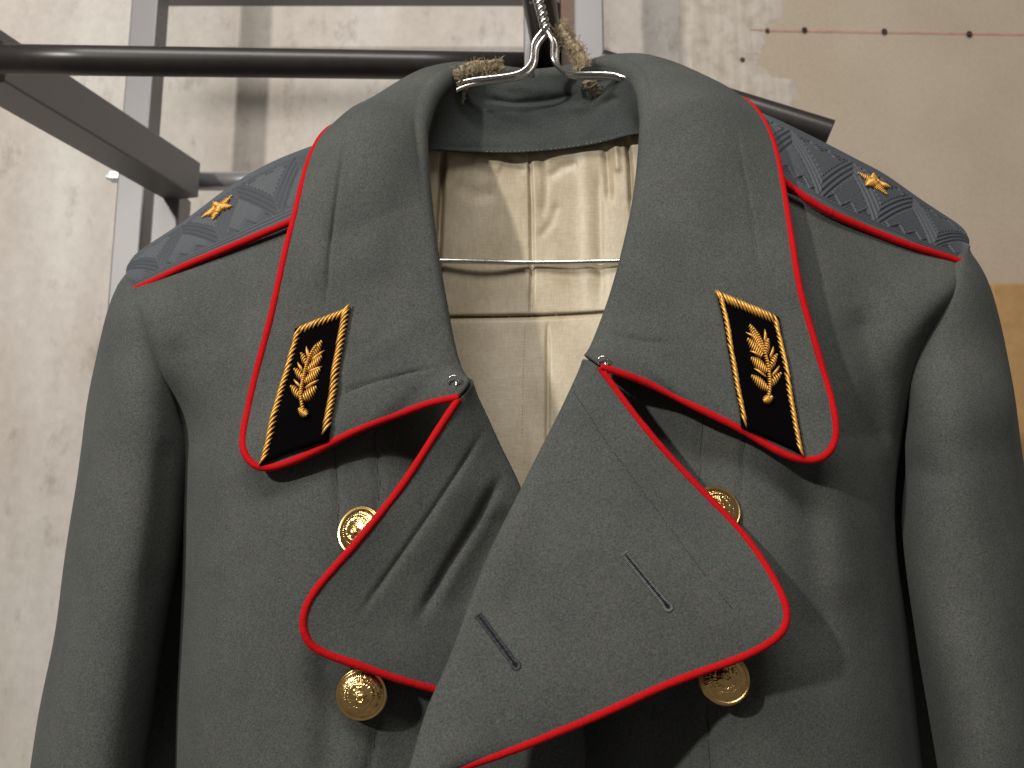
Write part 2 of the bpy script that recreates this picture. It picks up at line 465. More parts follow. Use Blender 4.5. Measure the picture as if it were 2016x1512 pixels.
GR = [
 [(1912,505,.530),(1890,518,.506),(1820,488,.507),(1740,455,.502),(1660,420,.498),(1590,380,.497),(1520,345,.507),(1430,315,.52)],
 [(1895,590,.520),(1868,578,.486),(1800,572,.484),(1720,556,.488),(1640,540,.485),(1560,520,.484),(1470,500,.487),(1370,480,.50)],
 [(1845,670,.515),(1817,660,.488),(1755,685,.480),(1680,698,.478),(1600,700,.471),(1510,700,.468),(1410,690,.474),(1208,660,.488)],
 [(1800,790,.54),(1785,790,.506),(1728,825,.487),(1655,838,.472),(1575,842,.463),(1480,842,.460),(1370,836,.470),(1168,820,.482)],
 [(1745,990,.55),(1757,985,.522),(1728,1000,.490),(1660,1000,.467),(1580,1000,.456),(1490,1000,.452),(1370,1000,.464),(1130,1000,.50)],
 [(1762,1200,.55),(1777,1200,.522),(1748,1200,.490),(1680,1200,.465),(1600,1200,.453),(1500,1200,.448),(1385,1200,.460),(1120,1200,.515)],
 [(1785,1400,.55),(1800,1400,.522),(1770,1400,.490),(1700,1400,.465),(1600,1400,.452),(1480,1400,.447),(1350,1400,.464),(1120,1400,.52)],
 [(1812,1640,.55),(1826,1640,.522),(1796,1640,.490),(1712,1640,.465),(1610,1640,.452),(1480,1640,.447),(1330,1640,.464),(1120,1640,.52)],
]
crR = [([(1388,800),(1380,900),(1372,990)], 5, .0014), ([(1466,850),(1460,960),(1450,1020)], 5, .0016),
       ([(1392,1380),(1396,1450),(1400,1560)], 8, .0022), ([(1690,600),(1720,750),(1730,900)], 34, .006),
       ([(1640,860),(1650,1000),(1660,1200)], 50, -.004), ([(1580,900),(1600,1050),(1620,1300)], 40, .004)]
fpr = MB(); fpr.grid(panel(GR, 130, 110, crR, .0016, 7), flip=True)
fp_l = fpl.build('front_panel', M_WOOL, coat, solid=TH, offset=0)
fp_r = fpr.build('front_panel', M_WOOL, coat, solid=TH, offset=0)

# --- sleeves
def sleeve(rings, seed, cr=()):
    R = curve([(r[0], r[1], r[2]) for r in rings], 10) * 0
    A = np.array(rings, float); k = len(A); q = np.linspace(0, 1, 120)
    S = cubic(np.arange(k) / (k - 1), A, q)
    th = np.linspace(0, 2 * math.pi, 72, endpoint=False)
    P = []
    for py, xl, xr, Yc, ry, tilt in S:
        cx, hw = (xl + xr) / 2, (xr - xl) / 2
        px = cx + hw * np.cos(th); Y = Yc - ry * np.sin(th)
        pyy = py + tilt * np.cos(th)
        Y = Y + creases(px, pyy, cr) * (np.sin(th) > -.2)
        P.append(at(px, pyy, Y))
    P = np.array(P); P[..., 1] += wob(P, .0022, 13, seed); P[..., 0] += wob(P, .0012, 17, seed + 3)
    b = MB(); b.grid(P, closed=True)
    b.add(P[0], [tuple(range(72))]); return b
SL = [(543,246,268,.53,.006,4),(556,236,285,.53,.022,4),(580,224,318,.53,.033,6),(630,207,340,.53,.041,8),(710,190,360,.53,.044,10),(800,172,366,.53,.052,8),(870,160,376,.53,.054,4),(950,147,376,.53,.055,0),
      (1100,126,356,.528,.055,0),(1250,104,326,.525,.055,0),(1400,78,302,.522,.055,0),(1640,38,268,.52,.055,0)]
SR = [(486,1893,1913,.53,.006,-4),(500,1880,1914,.53,.022,-4),(530,1848,1932,.53,.033,-6),(590,1808,1956,.53,.041,-8),(690,1776,1981,.528,.046,-8),(790,1784,2000,.52,.054,-4),(870,1780,2012,.52,.055,0),(930,1782,2020,.52,.055,0),
      (1010,1778,2028,.518,.055,0),(1130,1785,2044,.516,.055,0),(1260,1802,2060,.514,.055,0),(1420,1832,2082,.512,.055,0),(1640,1868,2114,.51,.055,0)]
sl = sleeve(SL, 2, [([(330,860),(322,1000),(300,1200)], 22, .003)]); sl.build('sleeve', M_WOOL, coat)
sr = sleeve(SR, 9, [([(1790,915),(1830,935),(1890,940)], 24, .0012)]); sr.build('sleeve', M_WOOL, coat)

# --- yokes (shoulder tops) and back
def yoke(front, back):
    f_, b_ = curve(front, 40), curve(back, 40)
    P0, P2 = at(f_[:, 0], f_[:, 1], f_[:, 2]), at(b_[:, 0], b_[:, 1], b_[:, 2])
    P3 = P2 + [0, .03, -.02]; P4 = P2 + [0, .05, -.10]; P1 = (P0 + P2) / 2 + [0, -.004, .004]
    rows = np.stack([P0, P1, P2, P3, P4])
    k = np.arange(5) / 4.
    G = np.stack([cubic(k, rows[:, j], np.linspace(0, 1, 30)) for j in range(40)], 1)
    b = MB(); b.grid(G); return b
BL_F = [(262,572,.509),(300,556,.5065),(360,527,.503),(440,493,.499),(520,459,.495),(585,431,.493),(650,400,.496),(720,365,.505)]
BL_B = [(254,527,.545),(268,505,.550),(310,474,.552),(360,440,.551),(420,394,.549),(480,351,.547),(550,314,.545),(620,287,.547),(690,262,.552)]
BR_F = [(1888,517,.509),(1850,503,.5065),(1790,484,.503),(1720,457,.499),(1650,427,.495),(1590,394,.493),(1530,350,.496),(1470,310,.505)]
BR_B = [(1904,474,.545),(1895,455,.550),(1860,428,.552),(1800,388,.551),(1740,346,.549),(1690,319,.548),(1640,293,.547),(1570,258,.546),(1500,226,.547),(1430,200,.552)]
sh = lambda L, dy, dY: [(x, y + dy, Y + dY) for x, y, Y in L]
yoke(sh(BL_F, 3, .004), sh(BL_B, 9, .003)).build('shoulder_yoke', M_WOOL, coat)
yoke(sh(BR_F, 3, .004), sh(BR_B, 9, .003)).build('shoulder_yoke', M_WOOL, coat)
GB = []
for y, dY, xs in ((270, -.005, 1), (480, .012, 1), (700, .016, 1.12), (1000, .018, 1.2), (1300, .018, 1.22), (1640, .018, 1.24)):
    GB.append([(1040 + (x - 1040) * xs, y + 250 * abs((x - 1040) / 700) ** 1.3 if y < 400 else y, .625 + dY - .05 * abs((x - 1040) / 700) ** 2) for x in (345, 500, 680, 860, 1040, 1220, 1400, 1600, 1790)])
b = MB(); b.grid(panel(GB, 60, 70, (), .002, 5)); b.build('back_panel', M_WOOL, coat)

# --- lining of the back
GLN = [
 [(640,300,0.539),(760,296,0.537),(850,290,0.546),(950,292,0.558),(1045,290,0.560),(1140,284,0.558),(1230,264,0.548),(1330,262,0.539),(1440,290,0.539)],
 [(640,420,0.544),(760,420,0.545),(850,420,0.552),(950,420,0.562),(1045,420,0.564),(1140,420,0.562),(1230,420,0.554),(1330,420,0.545),(1440,420,0.544)],
 [(640,560,0.540),(760,560,0.545),(850,560,0.550),(950,560,0.560),(1045,560,0.562),(1140,560,0.560),(1230,560,0.552),(1330,560,0.545),(1440,560,0.540)],
 [(640,700,0.532),(760,700,0.537),(850,700,0.542),(950,700,0.552),(1045,700,0.554),(1140,700,0.552),(1230,700,0.544),(1330,700,0.537),(1440,700,0.532)],
 [(640,1100,0.510),(760,1100,0.515),(850,1100,0.520),(950,1100,0.530),(1045,1100,0.532),(1140,1100,0.530),(1230,1100,0.522),(1330,1100,0.515),(1440,1100,0.510)],
 [(640,1640,0.510),(760,1640,0.515),(850,1640,0.520),(950,1640,0.530),(1045,1640,0.532),(1140,1640,0.530),(1230,1640,0.522),(1330,1640,0.515),(1440,1640,0.510)],
]
crN = [([(1042,285),(1046,400),(1048,520),(1046,618)], 3.5, .0028), ([(1068,300),(1074,360),(1070,430)], 9, .0012),
       ([(874,285),(868,400),(862,520),(860,620)], 5, .010), ([(1234,270),(1240,330),(1244,420)], 4, .005), ([(1192,285),(1196,330),(1200,400)], 7, .0022), ([(1212,280),(1216,340)], 6, -.0016),
       ([(1150,290),(1156,420),(1160,600)], 15, -.0010), ([(1178,330),(1180,460),(1184,610)], 9, .0012), ([(985,300),(1010,318),(1040,330)], 10, .0016), ([(930,310),(990,330)], 14, -.0014),
       ([(895,360),(935,385),(980,380)], 16, .0010), ([(1080,350),(1105,330),(1140,320)], 10, .0014), ([(1060,470),(1085,440),(1098,400)], 8, .0009),
       ([(800,628),(900,626),(1045,624),(1130,620),(1260,612)], 4, .0032), ([(1078,640),(1079,760),(1078,920)], 3.5, .0030)]
ln = MB(); ln.grid(panel(GLN, 260, 300, crN, .0011, 11)); lin = ln.build('lining', M_LINING, coat)
bv_l = bvh_of(ln)

# --- fold sheets: collar falls and lapels
def fold_sheet(inner, outer, n, m, r, ret, bulge, cr=(), wamp=.001, seed=0, up=None, tpow=None):
    I = curve(inner, n); O = curve(outer, n)
    if tpow is not None:
        t = tpow(np.linspace(0, 1, n)); s0 = np.linspace(0, 1, n)
        I = np.stack([np.interp(t, s0, I[:, k]) for k in range(3)], 1)
    Iw, Ow = at(I[:, 0], I[:, 1], I[:, 2]), at(O[:, 0], O[:, 1], O[:, 2])
    T = np.gradient(Iw, axis=0); T /= np.linalg.norm(T, axis=1)[:, None]
    D = Ow - Iw; L = np.linalg.norm(D, axis=1)[:, None]; D = D / (L + 1e-9)
    Nn = np.cross(T, D); Nn /= np.linalg.norm(Nn, axis=1)[:, None] + 1e-9
    view = Iw - CAM
    if up is None:
        if np.dot(Nn[len(Nn) // 4], view[len(Nn) // 4]) > 0: Nn = -Nn
        q0 = len(Nn) // 4
        for q in list(range(q0 + 1, len(Nn))): 
            if np.dot(Nn[q], Nn[q - 1]) < 0: Nn[q] *= -1
        for q in range(q0 - 1, -1, -1):
            if np.dot(Nn[q], Nn[q + 1]) < 0: Nn[q] *= -1
    elif up < 0: Nn *= -1
    for _ in range(8):   # smooth normals
        Nn[1:-1] = (Nn[:-2] + Nn[1:-1] * 2 + Nn[2:]) / 4
    Nn /= np.linalg.norm(Nn, axis=1)[:, None]
    rr = np.minimum(np.asarray(r if np.ndim(r) else np.full(n, r)), L[:, 0] * .22)[:, None]
    sec = []
    for q in np.linspace(1, 0, 5)[:-1]:
        sec.append(Iw + D * (rr + np.minimum(ret, L * .6) * q) - Nn * rr)
    for a in np.linspace(-math.pi / 2, math.pi / 2, 11):
        sec.append(Iw + D * rr * (1 - np.cos(a)) + Nn * rr * np.sin(a))
    st = Iw + D * rr + Nn * rr
    bl = np.asarray(bulge if np.ndim(bulge) else np.full(n, bulge))[:, None]
    for s in np.linspace(0, 1, m)[1:]:
        sec.append(st * (1 - s) + Ow * s + Nn * bl * math.sin(math.pi * s ** .8))
    P = np.stack(sec, 1)
    px, py = proj(P); front = np.zeros(P.shape[1]); front[10:] = 1
    w = ray(px, py); w /= np.linalg.norm(w, axis=-1)[..., None]
    dsp = creases(px, py, cr) * front
    if wamp: dsp = dsp + wob(P, wamp, 20, seed) * np.linspace(0, 1, P.shape[1]) ** .3
    P = P + w * dsp[..., None]
    return P, P[:, -1]

CIL = [(912,745,.462),(896,690,.466),(882,620,.471),(863,510,.479),(849,400,.487),(841,300,.495),(841,240,.504),(850,195,.515),(872,160,.532),(910,137,.555),(955,134,.575),(1005,142,.588),(1052,147,.592)]
COL_ = [(903,782,0.4490),(846,794,0.4504),(787,815,0.4515),(727,837,0.4485),(668,864,0.4465),(608,894,0.4445),(564,912,0.4435),(526,921,0.4435),(499,914,0.4435),(481,889,0.4445),(479,860,0.4475),(487,815,0.4515),(505,735,0.4562),(525,660,0.4582),(545,575,0.4608),(565,485,0.4680),(582,420,0.4760),(600,345,0.4890),(617,297,0.5030),(637,264,0.5220),(664,246,0.5480),(705,244,0.5800),(780,240,0.6120),(870,228,0.6400),(960,222,0.6550),(1052,222,0.6600)]
CIR = [(1156,704,.461),(1180,645,.466),(1206,570,.472),(1230,480,.479),(1249,385,.487),(1259,290,.495),(1262,225,.504),(1260,185,.515),(1250,156,.532),(1222,132,.552),(1180,124,.572),(1120,138,.588),(1052,147,.592)]
COR = [(1183,722,0.4470),(1232,738,0.4482),(1298,765,0.4515),(1364,798,0.4475),(1431,831,0.4445),(1480,857,0.4425),(1530,887,0.4405),(1575,904,0.4395),(1612,903,0.4385),(1637,882,0.4385),(1645,846,0.4395),(1640,806,0.4415),(1626,752,0.4461),(1606,682,0.4474),(1589,626,0.4495),(1573,565,0.4523),(1562,500,0.4580),(1551,430,0.4660),(1541,370,0.4750),(1528,305,0.4870),(1510,253,0.5020),(1488,218,0.5200),(1462,196,0.5460),(1420,190,0.5800),(1350,195,0.6120),(1260,205,0.6400),(1150,215,0.6550),(1052,222,0.6600)]
nC = 150
tt = np.linspace(0, 1, nC)
bul = .004 + .012 * np.clip((tt - .55) / .15, 0, 1) * np.clip((1.0 - tt) / .15, .4, 1)
def tp(k0, k1):
    # map outer parameter -> inner parameter
    return lambda t: np.interp(t, k0, k1)
tmapL = tp([0, .18, .335, .42, .60, .76, .82, 1], [0, .10, .20, .30, .50, .66, .74, 1])
crCL = [([(684,235),(672,330),(655,450),(640,600)], 3.5, .0020), ([(660,300),(640,420),(620,560)], 16, -.0016), ([(560,640),(540,760)], 20, -.001),
        ([(672,775),(740,752),(850,725)], 5, .0014), ([(760,280),(745,420),(730,560)], 40, -.0015)]
crCR = [([(1448,260),(1475,400),(1498,560)], 3.5, .0012), ([(1195,655),(1260,672),(1330,680)], 5, .0012), ([(1600,720),(1615,800)], 16, -.001), ([(1400,300),(1390,450)], 40, -.0012)]
rC = .0030 + .0030 * np.clip(tt / .30, 0, 1)
PL, EL = fold_sheet(CIL, COL_, nC, 60, rC, .022, bul, crCL, .0010, 3, None, tmapL)
PR, ER = fold_sheet(CIR, COR, nC, 60, rC, .022, bul, crCR, .0010, 8, None, tmapL)
mid = (PL[-1] + PR[-1]) / 2
for q in range(16):
    w_ = (1 - q / 16.) ** 2; PL[-1 - q] += (mid - PL[-1]) * w_ if q else 0; PR[-1 - q] += (mid - PR[-1]) * w_ if q else 0
PL[-1] = mid; PR[-1] = mid
cl, cr_ = MB(), MB(); cl.grid(PL); cr_.grid(PR, flip=True)
call = MB(); call.grid(PL); call.grid(PR, flip=True)
collar = call.build('collar', M_WOOL, coat, solid=TH * .7, offset=0)
bv_c = bvh_of(cl, cr_); SKIN[id(bv_c)] = TH * .35

def piping(E, R, name, parent, a=0, z=None, seed=0):
    E = E[a:z]; k = len(E) * 3
    Q = np.stack([np.interp(np.linspace(0, 1, k), np.linspace(0, 1, len(E)), E[:, i]) for i in range(3)], 1)
    for _ in range(4): Q[1:-1] = (Q[:-2] + 2 * Q[1:-1] + Q[2:]) / 4
    rs = np.array([R * (1 + .07 * noise.noise(Vector(q) * 150) + .04 * noise.noise(Vector(q) * 500)) for q in Q])
    b = MB(); b.tube(Q, rs, 12); return b.build(name, M_RED, parent)
RP = .00212
piping(EL, RP, 'piping', collar, 0, 125); piping(ER, RP, 'piping', collar, 0, 125)

# collar stand inside the neck
top = [(840,262,.498),(846,205,.512),(872,168,.532),(912,146,.553),(958,142,.572),(1005,150,.580),(1052,154,.582),(1115,148,.580),(1172,134,.570),(1215,140,.553),(1245,162,.535),(1257,200,.512),(1262,262,.498)]
bot = [(800,330,.505),(838,300,.532),(880,297,.542),(940,299,.550),(1000,301,.5535),(1045,300,.5545),(1090,295,.5545),(1150,286,.551),(1210,274,.543),(1262,264,.531),(1300,270,.505)]
t_, b_ = curve(top, 90), curve(bot, 90)
G = np.stack([t_ * (1 - s) + b_ * s + np.array([0, 0, .008]) * math.sin(math.pi * s) for s in np.linspace(0, 1, 46)])
px, py, Y = G[..., 0], G[..., 1], G[..., 2]
Y = Y + creases(px, py, [([(955,195),(1010,206),(1080,200),(1150,186)], 9, .005), ([(950,225),(1050,232),(1160,215)], 26, -.005), ([(860,290),(1000,294),(1100,288),(1262,258)], 6, .002),
                         ([(980,165),(1060,175),(1120,168)], 14, -.003), ([(1185,205),(1215,190)], 6, .004), ([(1120,160),(1200,155)], 12, .003)])
P = at(px, py, Y); P[..., 1] += wob(P, .002, 30, 4)
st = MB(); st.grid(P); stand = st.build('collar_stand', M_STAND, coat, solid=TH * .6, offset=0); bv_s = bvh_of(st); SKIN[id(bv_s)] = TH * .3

# --- lapels
LIL = [(920,748,.466),(936,784,.467),(956,824,.468),(985,885,.470),(1022,962,.472),(1044,1050,.474),(1048,1180,.475),(1036,1300,.475),(1026,1400,.475)]
LOL = [(903,786,.450),(872,832,.446),(830,898,.442),(790,958,.439),(740,1022,.435),(690,1082,.432),(645,1133,.429),(615,1172,.427),(600,1205,.426),(598,1240,.426),(612,1268,.427),(645,1288,.429),(710,1311,.433),(790,1338,.440),(862,1358,.447),(940,1382,.455),(1010,1400,.46)]
crLL = [([(950,850),(895,940),(840,1022),(772,1118),(706,1212)], 7, .0015), ([(985,940),(935,1030),(882,1115),(822,1222)], 12, .0034),
        ([(930,930),(880,1010),(800,1120)], 34, -.0014), ([(1000,1000),(945,1110),(890,1220)], 38, .0035)]
nl = 130
PLL, ELL = fold_sheet(LIL, LOL, nl, 90, .0035, .03, np.full(nl, .003), crLL, .0012, 14, None, tp([0, .62, 1], [0, .62, 1]))
lpl = MB(); lpl.grid(PLL); lap_l = lpl.build('lapel', M_WOOL, coat, solid=TH * .7, offset=0)
piping(ELL, RP, 'piping', lap_l, 0, 125)
LIR = [(1151,716,.461),(1138,742,.457),(1110,800,.452),(1078,864,.448),(1052,915,.445),(1035,950,.443),(1011,998,.440),(970,1080,.434),(944,1143,.430),(907,1244,.424),(877,1322,.419),(847,1389,.415),(810,1508,.410),(784,1590,.407),(760,1660,.406)]
LOR = [(1181,724,.448),(1228,790,.4455),(1290,868,.443),(1350,934,.441),(1410,996,.4385),(1460,1050,.434),(1505,1112,.427),(1532,1160,.421),(1547,1200,.417),(1543,1236,.415),(1515,1264,.415),(1460,1293,.416),(1380,1322,.416),(1290,1357,.415),(1200,1398,.413),(1100,1440,.411),(1000,1479,.409),(905,1512,.408),(830,1545,.408),(750,1580,.408)]
crLR = [([(1130,770),(1200,880),(1290,1000),(1370,1110),(1440,1200)], 3.5, .0006), ([(1228,1088),(1325,1206)], 6, .0007), ([(940,1208),(1022,1320)], 6, .0007), ([(1070,920),(1020,1050),(960,1200)], 30, -.0012)]
PLR, ELR = fold_sheet(LIR, LOR, nl, 90, .0030, .03, np.full(nl, .003), crLR, .0012, 21, None, tp([0, .45, 1], [0, .38, 1]))
lpr = MB(); lpr.grid(PLR, flip=True); lap_r = lpr.build('lapel', M_WOOL, coat, solid=TH * .7, offset=0)
piping(ELR, RP, 'piping', lap_r, 0, None)
bv_ll, bv_lr = bvh_of(lpl), bvh_of(lpr); SKIN[id(bv_lr)] = TH * .35
bv_fl, bv_fr = bvh_of(fpl), bvh_of(fpr)

# --- stitching
def stitches(bv, pts, name, parent, mat, step=5.2, ln_=3.4, r=.00022, lift=.0002, seed=0):
    C = curve([(x, y, 0) for x, y in pts], 200)[:, :2]
    s = np.concatenate([[0], np.cumsum(np.linalg.norm(np.diff(C, axis=0), axis=1))])
    rnd = random.Random(seed); b = MB(); q = 0.0
    while q < s[-1] - ln_:
        if rnd.random() > .10:
            a = [np.interp(q, s, C[:, i]) for i in (0, 1)]; e = [np.interp(q + ln_ * rnd.uniform(.7, 1.15), s, C[:, i]) for i in (0, 1)]
            p0, p1 = on(bv, *a, -.0002), on(bv, *e, -.0002)
            if p0 is not None and p1 is not None:
                pm = (p0 + p1) / 2; v_ = CAM - pm; pm = pm + v_ / np.linalg.norm(v_) * (lift + .0003)
                b.strand(p0, pm, p1, r, 5)
        q += step
    if b.n:
        o = b.build(name, mat, parent); o['kind'] = 'stuff'; return o
stitches(bv_c, [(686,240),(672,335),(655,450),(640,600)], 'stitching', collar, M_THREAD)
stitches(bv_c, [(680,773),(745,750),(845,727)], 'stitching', collar, M_THREAD)
stitches(bv_c, [(1448,262),(1476,400),(1500,560)], 'stitching', collar, M_THREAD, 6, 3)
stitches(bv_c, [(1195,656),(1255,671),(1320,679)], 'stitching', collar, M_THREAD)
stitches(bv_lr, [(1130,772),(1200,880),(1290,1002),(1370,1110),(1442,1200)], 'stitching', lap_r, M_THREAD, 5.4, 4.2, .00030)
SKIN[id(bv_fl)] = SKIN[id(bv_fr)] = TH * .5
for bv_, ob_, pts_ in ((bv_fl, fp_l, [(656,880),(666,960),(665,1070)]), (bv_fl, fp_l, [(736,850),(746,960),(744,1015)]), (bv_fl, fp_l, [(744,1425),(734,1470),(716,1540)]),
                       (bv_fr, fp_r, [(1387,810),(1380,900),(1373,980)]), (bv_fr, fp_r, [(1465,860),(1459,960),(1452,1010)]), (bv_fr, fp_r, [(1393,1385),(1397,1450),(1401,1540)])):
    stitches(bv_, pts_, 'seam_stitching', ob_, M_THREAD, 4.4, 4.2, .00026)
stitches(bv_l, [(1041,300),(1040,420),(1042,520),(1040,615)], 'stitching', lin, M_BROWN, 5, 3.4)
stitches(bv_l, [(1034,640),(1030,740),(1028,860)], 'stitching', lin, M_TAN, 6, 3.6, .0003)
stitches(bv_l, [(880,623),(960,624),(1045,622),(1120,618),(1200,612)], 'seam_stitching', lin, M_BROWN, 3.6, 4.4, .00075)
stitches(bv_l, [(880,628),(960,628),(1040,626)], 'seam_stitching', lin, M_TAN, 6, 4.8, .0004)
stitches(bv_l, [(1085,622),(1120,618),(1200,613)], 'seam_stitching', lin, M_TAN, 5, 4, .0005)
stitches(bv_s, [(850,297),(930,300),(1045,298),(1130,289),(1255,267)], 'stitching', stand, M_TAN, 9, 2.0, .00035)

# --- buttonholes
def buttonhole(bv, p, q, parent, halo, name='buttonhole'):
    p, q = np.array(p, float), np.array(q, float); d = q - p; L = np.linalg.norm(d); d /= L; n = np.array([-d[1], d[0]])
    b = MB(); K = 26; rows = []
    for i in range(K):
        s = i / (K - 1); c = p + d * L * s
        w = 1.3 + 3.0 * math.exp(-((s - .955) / .045) ** 2)
        if i in (0, K - 1): w = .3
        rows.append([on(bv, *(c + n * w * k), .0004) for k in (-1, 0, 1)])
    b.grid(np.array(rows)); o = b.build(name, M_SLIT, parent)  # near-black strip laid on the cloth as the opening's painted shade
    t = MB(); k = int(L / 3.0)
    for side in (-1, 1):
        for i in range(k + 1):
            s = i / k; c = p + d * L * s; off = 1.6 + 2.4 * math.exp(-((s - .955) / .05) ** 2)
            a, e = c + n * side * off, c + n * side * (off + 7.0)
            p0, p1 = on(bv, *a, .0001), on(bv, *e, -.0001)
            pm = on(bv, *((a + e) / 2), .0010); t.strand(p0, pm, p1, .00036, 5)
    for i in range(9):
        an = math.pi * i / 8; dr = n * math.cos(an) + d * math.sin(an); c = p + d * L * .975
        a, e = c + dr * 3.5, c + dr * 11
        t.strand(on(bv, *a, .0001), on(bv, *((a + e) / 2), .0010), on(bv, *e, -.0001), .00036, 5)
    for i in range(6):
        c = p + d * (-4 + 0) + n * (i - 2.5) * 2.8
        t.strand(on(bv, *(c - d * 3), -.0001), on(bv, *c, .0009), on(bv, *(c + d * 3), -.0001), .00036, 5)
    t.build('buttonhole_stitching', halo, o)['kind'] = 'stuff'
buttonhole(bv_lr, (1231,1094), (1318,1199), lap_r, M_THREADG)
buttonhole(bv_lr, (944,1214), (1018,1314), lap_r, plain('navy_thread', (.062, .066, .072), .7, 0, .3, .4, 900))

# --- hooks at the notches
def hook(px, py, bv):
    b = MB(); th = np.linspace(math.radians(-40), math.radians(220), 16)
    c = on(bv, px, py, .0016)
    P = np.array([c + np.array([math.cos(a) * .0030, -.0008 * math.sin(a), math.sin(a) * .0026]) for a in th])
    b.tube(P, .00055, 8); b.tube(np.array([c + [.0012, .0006, .0004], c + [.0016, .0010, -.0060]]), .0006, 8)
    b.build('hook', M_WIRE, coat)
hook(893, 754, bv_c); hook(1186, 716, bv_c)

# --- collar tabs
def tab(quad, dirs, leaves, sprigs, knob, stem):
    TL, TR, BR, BL = [np.array(q, float) for q in quad]
    K = 22; rows = []
    for i in range(K):
        t = i / (K - 1); rows.append([on(bv_c, *((TL * (1 - t) + BL * t) * (1 - s) + (TR * (1 - t) + BR * t) * s), .0021) for s in np.linspace(0, 1, 12)])
    G = np.array([[c for c in r] for r in rows]); b = MB()
    # tuck the rim down to the cloth
    ctr = G.mean((0, 1)); v_ = (ctr - CAM) / np.linalg.norm(ctr - CAM)
    rim = np.pad(G, ((1, 1), (1, 1), (0, 0)), 'edge'); msk = np.zeros(rim.shape[:2]); msk[[0, -1], :] = 1; msk[:, [0, -1]] = 1
    rim = rim + v_ * (.0024 * msk)[..., None]
    b.grid(rim); o = b.build('collar_tab', M_VELVET, coat)
    o['label'] = 'black velvet collar tab with gold rope edge and leaf embroidery'
    # twisted gold edge
    g = MB(); path = np.array([BL, TL, TR, BR]); d = np.array(dirs, float); d /= np.linalg.norm(d)
    rnd = random.Random(3)
    for a, e in ((0, 1), (1, 2), (2, 3)):
        A, B = path[a], path[e]; tv = (B - A); L = np.linalg.norm(tv); tv /= L
        inw = np.array([-tv[1], tv[0]]);
        if inw.dot(path.mean(0) - A) < 0: inw = -inw
        cr2 = abs(d[0] * tv[1] - d[1] * tv[0]); ln_ = min(30, 18 / max(cr2, .3))
        step = 4.8 / max(cr2, .45)
        for s in np.arange(7 if a else 13, L - (7 if e < 3 else 12), step):
            c = A + tv * s + inw * 6.5 + np.array([rnd.uniform(-.6, .6), rnd.uniform(-.6, .6)])
            p0, p1, pm = on(bv_c, *(c - d * ln_ / 2), .0018), on(bv_c, *(c + d * ln_ / 2), .0018), on(bv_c, *c, .0050)
            if p0 is None or p1 is None: continue
            g.strand(p0, pm, p1, .00068 * rnd.uniform(.9, 1.1), 6)
    g.build('gold_edge', M_GOLD, o)['kind'] = 'stuff'
    g = MB()
    def leaf(a, e, w, slant):
        a, e = np.array(a, float), np.array(e, float); v = e - a; L = np.linalg.norm(v); v /= L; n = np.array([-v[1], v[0]])
        k = max(4, int(L / 4.5))
        for i in range(k + 1):
            s = i / k; hw = w * .70 * (math.sin(math.pi * (.14 + .80 * s)) ** .7)
            c = a + v * L * s; dr = n * math.cos(slant) + v * math.sin(slant)
            g.strand(on(bv_c, *(c - dr * hw), .0024), on(bv_c, *c, .0056), on(bv_c, *(c + dr * hw), .0024), .00050, 6)
    for a, e, w, sl_ in leaves: leaf(a, e, w, sl_)
    for a, e in sprigs:
        a, e = np.array(a, float), np.array(e, float)
        g.strand(on(bv_c, *a, .0026), on(bv_c, *((a + e) / 2 + [1, 1]), .0044), on(bv_c, *e, .0026), .00062, 6)
        g.strand(on(bv_c, *(a + [2, 1]), .0026), on(bv_c, *((a + e) / 2 + [2.6, .6]), .0040), on(bv_c, *(e * .8 + a * .2 + [2, 1]), .0026), .00050, 6)
    C = curve([(x, y, 0) for x, y in stem], 30)[:, :2]
    for i in range(0, 29):
        c = C[i]; v = C[min(i + 1, 29)] - C[max(0, i - 1)]; v /= np.linalg.norm(v); n = np.array([-v[1], v[0]])
        dr = n * .75 + v * .66 * (1 if dirs[0] * dirs[1] < 0 else -1); hw = 4.6 - 2.2 * i / 29
        g.strand(on(bv_c, *(c - dr * hw), .0034), on(bv_c, *c, .0072), on(bv_c, *(c + dr * hw), .0034), .00056, 6)
    kx, ky, kr = knob
    for i in range(7):
        o_ = (i - 3) / 3.4; hw = kr * math.sqrt(1 - o_ * o_); c = np.array([kx, ky]) + np.array([-d[1], d[0]]) * o_ * kr
        g.strand(on(bv_c, *(c - d * hw), .0026), on(bv_c, *c, .0070), on(bv_c, *(c + d * hw), .0026), .0006, 6)
    g.build('leaf_embroidery', M_GOLD, o)['kind'] = 'stuff'
    return o
tab([(583,650),(690,608),(648,868),(512,917)], (.62, -.78),
    [((615,711),(637,679),15,-.5),((610,734),(637,709),14,-.5),((606,757),(634,734),16,-.4),((600,790),(627,769),16,-.4),
     ((607,720),(598,702),12,.5),((602,750),(585,733),14,.5),((596,786),(579,767),15,.5)],
    [((610,709),(607,687)),((615,716),(642,695)),((610,738),(638,727)),((604,770),(632,754)),((599,736),(590,718)),((595,767),(583,752))],
    (601,816,9), [(601,812),(599,790),(603,756),(610,725),(619,702),(630,686)])
tab([(1410,578),(1531,627),(1582,899),(1459,843)], (.45, .89),
    [((1498,695),(1473,647),16,.5),((1495,704),(1468,675),14,.5),((1505,733),(1476,711),16,.5),((1507,768),(1477,745),15,.5),
     ((1502,704),(1507,675),12,-.4),((1511,731),(1523,706),12,-.4),((1512,763),(1532,741),13,-.4)],
    [((1500,679),(1503,652)),((1510,709),(1518,688)),((1515,744),(1530,726)),((1495,707),(1473,696)),((1505,746),(1482,729)),((1488,677),(1465,660))],
    (1508,790,9), [(1508,787),(1511,770),(1509,736),(1501,707),(1490,677),(1476,652)])

